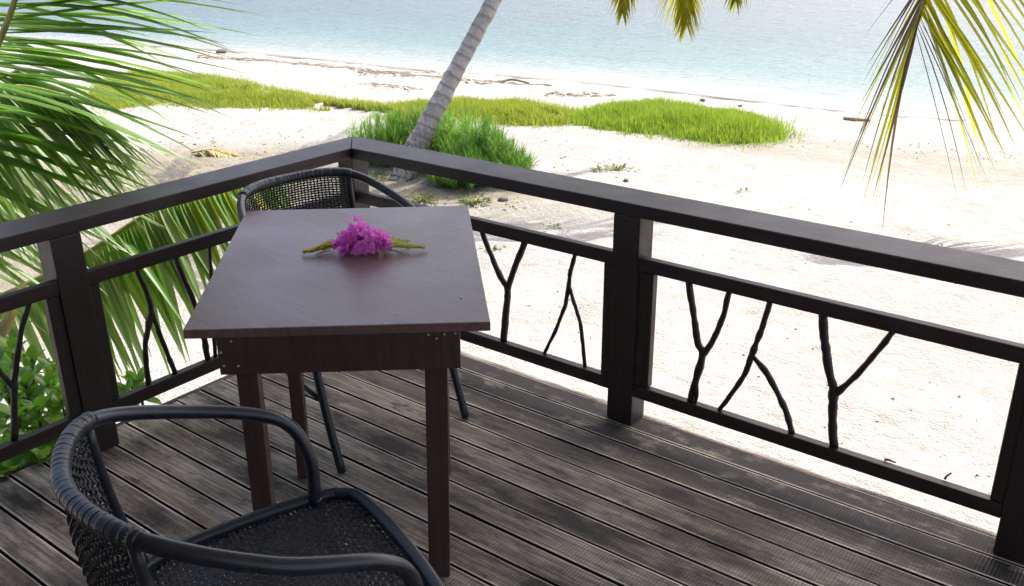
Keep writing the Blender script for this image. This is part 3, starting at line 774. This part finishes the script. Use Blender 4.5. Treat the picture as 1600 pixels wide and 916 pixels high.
# ------------------------------------------------------------------ grass, bush, shrub, weeds
def poly_sample(poly, n):
    A_ = np.array(poly); lo, hi = A_.min(0), A_.max(0); out = []
    while len(out) < n:
        P = rng.uniform(lo, hi, (n*2, 2)); ins = np.zeros(len(P), bool)
        for i in range(len(A_)):
            a, b_ = A_[i], A_[i-1]
            c = ((a[1] > P[:, 1]) != (b_[1] > P[:, 1])) & (P[:, 0] < (b_[0]-a[0])*(P[:, 1]-a[1])/(b_[1]-a[1]+1e-12)+a[0])
            ins ^= c
        out += list(P[ins])
    return np.array(out[:n])
def grass(name, poly_px, n, hgt, mat, wid=.0095, lean_=.35, edge=.35, thin=-.42):
    poly = [tuple(onz(x, y, GZ).xy) for x, y in poly_px]; P = poly_sample(poly, n)
    A_ = np.array(poly); dmin = np.full(len(P), 9.)
    for i in range(len(A_)):
        a, b_ = A_[i-1], A_[i]; d = b_-a; t = np.clip(((P-a)@d)/(d@d), 0, 1); dmin = np.minimum(dmin, np.hypot(*(a+t[:, None]*d-P).T))
    V, F, DR = [], [], []
    jit = rng.normal(0, 1, P.shape)*np.where(rng.random(len(P)) < .3, .13, .0)[:, None]; P = P+jit
    for (x, y), dm in zip(P, dmin):
        cl = .5+.5*noise.noise(Vector((x*2.2, y*2.2, 4))); big = noise.noise(Vector((x*.9, y*1.3, 9)))
        if big+noise.noise(Vector((x*5, y*5, 2)))*.5 < thin: continue
        dry = random.random()*.75+.45*max(0, -big+.15); DR += [dry]*5
        if dm < .22 and random.random() > .25+dm*3+cl*.3: DR = DR[:-5]; continue
        h = hgt*(.55+.55*cl)*random.uniform(.6, 1.2)*min(1, edge+dm*1.7); a = random.uniform(0, 6.28); ln = h*lean_*random.uniform(.2, 1.3)
        z = ground_z(x, y, False)-.02; w = wid*random.uniform(.7, 1.3)
        la = random.uniform(0, 6.28); lx, ly = math.cos(la)*ln, math.sin(la)*ln
        wx, wy = math.cos(a)*w*.5, math.sin(a)*w*.5; k = len(V)
        V += [(x-wx, y-wy, z), (x+wx, y+wy, z), (x+lx*.35+wx*.8, y+ly*.35+wy*.8, z+h*.6), (x+lx*.35-wx*.8, y+ly*.35-wy*.8, z+h*.6), (x+lx, y+ly, z+h)]
        F += [(k, k+1, k+2, k+3), (k+3, k+2, k+4)]
    o = raw(name, V, F, mat); set_along(o, DR); tag(o, kind='stuff'); return o
g1 = grass('beach_grass', [(130, 158), (175, 172), (235, 166), (300, 168), (400, 168), (480, 173), (560, 180), (640, 190), (800, 194), (860, 198), (915, 190), (900, 176), (800, 160), (700, 163), (600, 166), (520, 158), (450, 146), (360, 126), (270, 118), (200, 118), (150, 134)], 110000, .19, M_GRASS)
tag(g1, 'long strip of yellow green grass along the beach behind the leaning palm', 'grass')
g2 = grass('grass_mound', [(885, 190), (950, 203), (1040, 212), (1120, 224), (1190, 226), (1228, 216), (1222, 200), (1180, 188), (1110, 178), (1040, 170), (960, 170), (905, 178)], 60000, .235, M_MOUND, thin=-.75)
tag(g2, 'rounded bright green grass mound at the right end of the grass strip', 'grass')
def weed(px, py, n, h, label, mat=M_WEED, w=.018):
    c_ = onz(px, py, GZ); S_ = Soup()
    t = thing('beach_weed', label, 'weed', (c_.x, c_.y, ground_z(c_.x, c_.y)))
    for i in range(n):
        a = random.uniform(0, 6.28); r_ = random.uniform(0, h*1.6); e = random.uniform(.3, 1.2)
        d = Vector((math.cos(a)*math.cos(e), math.sin(a)*math.cos(e), math.sin(e)))
        S_.add(*blade_data(Vector((math.cos(a)*r_, math.sin(a)*r_, 0)), d, h*random.uniform(.6, 1.2), w, .4, n=4)[:2])
    S_.build('foliage', mat, t, False)
weed(962, 264, 60, .10, 'low green weed on the sand beyond the railing, between the bush and the grass mound')
weed(935, 266, 34, .07, 'small sparse weed just left of the low green weed on the sand')
weed(861, 359, 16, .05, 'tiny green sprig on the sand below the top rail left of the middle post')
weed(768, 392, 22, .05, 'tiny green sprig on the sand by the table right edge')
weed(815, 262, 90, .10, 'thin yellowish weed patch at the right foot of the bush')
weed(660, 318, 130, .09, 'yellow green weed patch on the ground at the foot of the palm')
weed(740, 318, 110, .08, 'low weed patch in front of the bush, seen just over the table')
weed(585, 285, 110, .13, 'yellowish weed clump by the palm foot, behind the railing corner post')
weed(1160, 300, 10, .05, 'tiny sprig alone on the bare sand right of the middle post')

def bush():
    t = thing('wispy_bush', 'fine leaved bright green bush around the foot of the leaning palm', 'bush', (*onz(690, 282, GZ).xy, GZ))
    ctr = Vector(t.location); S_, T_ = Soup(), Soup()
    lobes = [(600, 262, .36, .56, 90), (640, 258, .30, .58, 60), (700, 268, .34, .56, 90), (740, 275, .38, .56, 110), (775, 285, .32, .40, 70), (690, 250, .42, .56, 70), (720, 292, .34, .34, 80)]
    for px, py, r_, h, ns in lobes:
        r_ *= .82
        c_ = onz(px, py, GZ)-ctr
        for i in range(ns):
            a = random.uniform(0, 6.28); q = r_*math.sqrt(random.random())
            b0 = c_+Vector((math.cos(a)*q*.55, math.sin(a)*q*.55, -.02)); L = h*random.uniform(.7, 1.05)*(1.0-.5*(q/r_)**2)
            top = b0+Vector((math.cos(a)*q*.75, math.sin(a)*q*.75, L))
            mid = b0.lerp(top, .5)+Vector((random.gauss(0, .03), random.gauss(0, .03), 0)); P = spline([b0, mid, top], 4)
            T_.add(*tube_data(P, [.005-.0035*k/(len(P)-1) for k in range(len(P))], 4))
            for k in range(44):
                f = random.uniform(.12, 1)**.8*(len(P)-1); kk = min(int(f), len(P)-2); p = P[kk].lerp(P[kk+1], f-kk)
                aa = random.uniform(0, 6.28); e = random.uniform(.6, 1.45)
                d = Vector((math.cos(aa)*math.cos(e), math.sin(aa)*math.cos(e), math.sin(e)))
                S_.add(*blade_data(p, d, random.uniform(.09, .19), .0085, .10, n=2, fold=0)[:2])
    T_.build('stems', M_WRACK, t); o = S_.build('foliage', M_BUSH, t, False); o['kind'] = 'stuff'
bush()

leaf_mes = []
for k in range(6):
    V, F, A_ = blade_data(Vector((0, 0, 0)), Vector((0, 1, .15)), 1, .42, random.uniform(.15, .6), n=7, fold=.22, wid=lambda t: math.sin(math.pi*min(1, .02+.98*t)**1.35)**.8)
    me = bpy.data.meshes.new('leaf'); me.from_pydata([tuple(v) for v in V], [], F); me.update(); me.materials.append(M_BROAD)
    me.polygons.foreach_set('use_smooth', [True]*len(me.polygons)); leaf_mes.append(me)
def shrub(label, base, heads):
    t = thing('broadleaf_shrub', label, 'shrub', (base.x, base.y, GZ)); o0 = Vector(t.location); S_ = Soup()
    for hp, nl, L in heads:
        h = hp-o0; b0 = Vector((h.x*.55, h.y*.55, -.02))
        P = spline([b0, b0.lerp(h, .55)+Vector((random.gauss(0, .03), random.gauss(0, .03), .04)), h], 5)
        S_.add(*tube_data(P, [.009-.004*k/(len(P)-1) for k in range(len(P))], 6))
        ax = (P[-1]-P[-2]).normalized()
        for i in range(nl):
            o = link('leaf', random.choice(leaf_mes), None, t); a = i*2.4+random.uniform(-.3, .3); e = .15+1.0*(i/nl)+random.uniform(-.15, .15)
            d = (Vector((math.cos(a)*math.cos(e), math.sin(a)*math.cos(e), math.sin(e)))+ax*.3).normalized()
            o.location = P[-1]-ax*.012*(nl-i)*.8; o.rotation_euler = d.to_track_quat('Y', 'Z').to_euler(); s_ = L*random.uniform(.75, 1.15)*(1-.25*i/nl); o.scale = (s_, s_, s_)
    S_.build('stems', M_WEED, t)
heads = []
for px, py, d in [(-20, 560, 3.5), (20, 545, 3.6), (50, 560, 3.55), (85, 575, 3.6), (75, 600, 3.45), (40, 600, 3.4), (5, 590, 3.35), (-15, 640, 3.3), (30, 650, 3.25), (60, 640, 3.3), (95, 625, 3.4), (88, 665, 3.3), (50, 690, 3.2), (10, 690, 3.15), (20, 735, 3.1), (70, 715, 3.15), (110, 680, 3.3), (-30, 700, 3.1)]:
    heads.append((dep(px, py, d), 14, .125))
shrub('glossy broad leaved green shrub left of the deck, seen under the left rail', dep(30, 720, 3.45), heads)
shrub('small shoot of broad green leaves behind the left post, by the fork baluster', dep(212, 640, 3.5), [(dep(205, 600, 3.5), 11, .11), (dep(218, 592, 3.55), 9, .10), (dep(196, 612, 3.45), 8, .09)])

# ------------------------------------------------------------------ drift and litter on the beach
def scatter(name, boxes, mat, label=None, cat=None):
    S_ = Soup()
    for (x0, y0, x1, y1, n, s0, s1, thick) in boxes:
        for i in range(n):
            u = random.random(); px = x0+(x1-x0)*u; py = y0+(y1-y0)*u+random.gauss(0, thick)
            c_ = onz(px, py, GZ); z = ground_z(c_.x, c_.y); 
            if z < WZ: z = WZ
            a = random.uniform(0, 3.14); L = random.uniform(s0, s1); w = L*random.uniform(.15, .5); h = random.uniform(.004, .013)
            dx, dy = Vector((math.cos(a), math.sin(a), 0))*L, Vector((-math.sin(a), math.cos(a), 0))*w
            p = Vector((c_.x, c_.y, z)); V = [p-dx, p-dy, p+dx, p+dy, p+Vector((0, 0, h))+dx*random.uniform(-.3, .3)]
            S_.add([v.copy() for v in V], [(0, 1, 4), (1, 2, 4), (2, 3, 4), (3, 0, 4)])
    o = S_.build(name, mat, None, False); tag(o, label, cat, None, 'stuff')
scatter('seaweed_wrack', [(310, 88, 480, 97, 420, .02, .10, 2.2), (480, 97, 640, 108, 520, .02, .10, 2.6), (560, 112, 720, 120, 420, .02, .09, 2.6), (700, 124, 860, 132, 260, .02, .09, 2.0), (560, 130, 660, 138, 90, .02, .07, 1.6), (850, 148, 960, 150, 160, .02, .08, 1.8), (640, 103, 700, 106, 90, .02, .08, 1.5)], M_WRACK, 'dark broken line of seaweed and twigs washed up along the shore', 'seaweed')
scatter('beach_litter', [(130, 250, 480, 230, 150, .008, .04, 16), (200, 215, 560, 205, 80, .008, .03, 10), (0, 330, 220, 270, 220, .01, .05, 30), (840, 240, 1000, 265, 60, .008, .03, 12), (1000, 300, 1580, 400, 50, .006, .014, 40),
        (760, 420, 940, 520, 26, .006, .015, 40), (1050, 470, 1560, 700, 36, .005, .014, 60), (1230, 220, 1600, 245, 120, .005, .018, 6), (620, 310, 830, 320, 90, .01, .03, 9)], M_DRIFT, 'small twigs and leaf bits strewn over the sand', 'litter')
def stone(px, py, r_, label):
    c_ = onz(px, py, GZ); b = bmesh.new(); bmesh.ops.create_icosphere(b, subdivisions=2, radius=r_)
    for v in b.verts: v.co *= 1+.35*noise.noise(v.co/r_*1.3+Vector((px, 0, 0))); v.co.z *= .6
    o = obj('stone', b, M_STONE, None, True); o.location = (c_.x, c_.y, ground_z(c_.x, c_.y)+r_*.25); tag(o, label, 'stone')
stone(786, 316, .045, 'dark round stone on the sand by the bush, right of the table top'); stone(978, 284, .028, 'small dark stone on the sand just over the top rail at the middle post')
stone(345, 73, .10, 'dark lump at the water edge, far left near the palm fronds'); stone(1098, 151, .04, 'small dark stone on the beach behind the grass mound'); stone(1157, 160, .03, 'tiny dark stone at the shore right of the grass mound top')
def driftwood(pts, r_, label):
    P = spline([Vector((p.x, p.y, ground_z(p.x, p.y)+h)) for p, h in pts], 5); o = tube('driftwood', P, [r_*(1-.4*i/len(P)) for i in range(len(P))], M_DRIFT, None, 7); tag(o, label, 'driftwood')
driftwood([(onz(1318, 188, GZ), .02), (onz(1338, 190, GZ), .03), (onz(1360, 191, GZ), .02)], .028, 'grey piece of driftwood on the right of the beach, behind the hanging frond')
driftwood([(onz(778, 128, GZ), .01), (onz(800, 126, GZ), .05), (onz(826, 129, GZ), .02)], .025, 'dark stick of driftwood on the shore right of the palm trunk')
c_ = onz(330, 243, GZ)
ff = thing('fallen_frond', 'dry yellow palm frond lying on the sand left of the railing corner', 'palm frond', (c_.x, c_.y, ground_z(c_.x, c_.y)))
a_ = onz(300, 243, GZ)-c_; b_ = onz(362, 247, GZ)-c_
frond(ff, [a_+Vector((0, 0, .03)), Vector((0, 0, .06)), b_+Vector((0, 0, .03))], 26, lambda t: .22, .022, lambda t, s, tan: tan*.8+tan.cross(Vector((0, 0, 1)))*s*.8+Vector((0, 0, .15)), [M_HUSK], M_HUSK, True, True, .012, .004, .05, (.3, .6))
ds = thing('dry_stalk', 'orange brown dried frond stalk leaning at the far left behind the rail', 'palm frond', dep(-20, 560, 3.9))
tube('stalk', [toL(ds, dep(-30, 575, 3.9)), toL(ds, dep(10, 505, 3.95)), toL(ds, dep(38, 440, 4.0))], [.03, .025, .012], M_HUSK, ds, 8)

# ------------------------------------------------------------------ the veranda roof and house wall that shade the deck
rf = thing('veranda_roof', 'timber veranda roof over the deck', 'roof')
EY, EX = 1.95, -.22
def roof_z(y): return 2.62+(EY-y)*.16
b = hexa_bm([(EX, EY, roof_z(EY)), (5.6, EY, roof_z(EY)), (5.6, -5, roof_z(-5)), (EX, -5, roof_z(-5))], [(EX, EY, roof_z(EY)+.06), (5.6, EY, roof_z(EY)+.06), (5.6, -5, roof_z(-5)+.06), (EX, -5, roof_z(-5)+.06)], 0)
obj('roof_slab', b, M_ROOF, rf)
hw = thing('house_wall', 'boarded house wall at the back of the deck', 'wall')
obj('wall_boards', box_bm((-.1, -3.9, GZ), (6.5, -3.75, roof_z(-3.9)-.01), 0), M_WALL, hw)
bpy.context.view_layer.update()
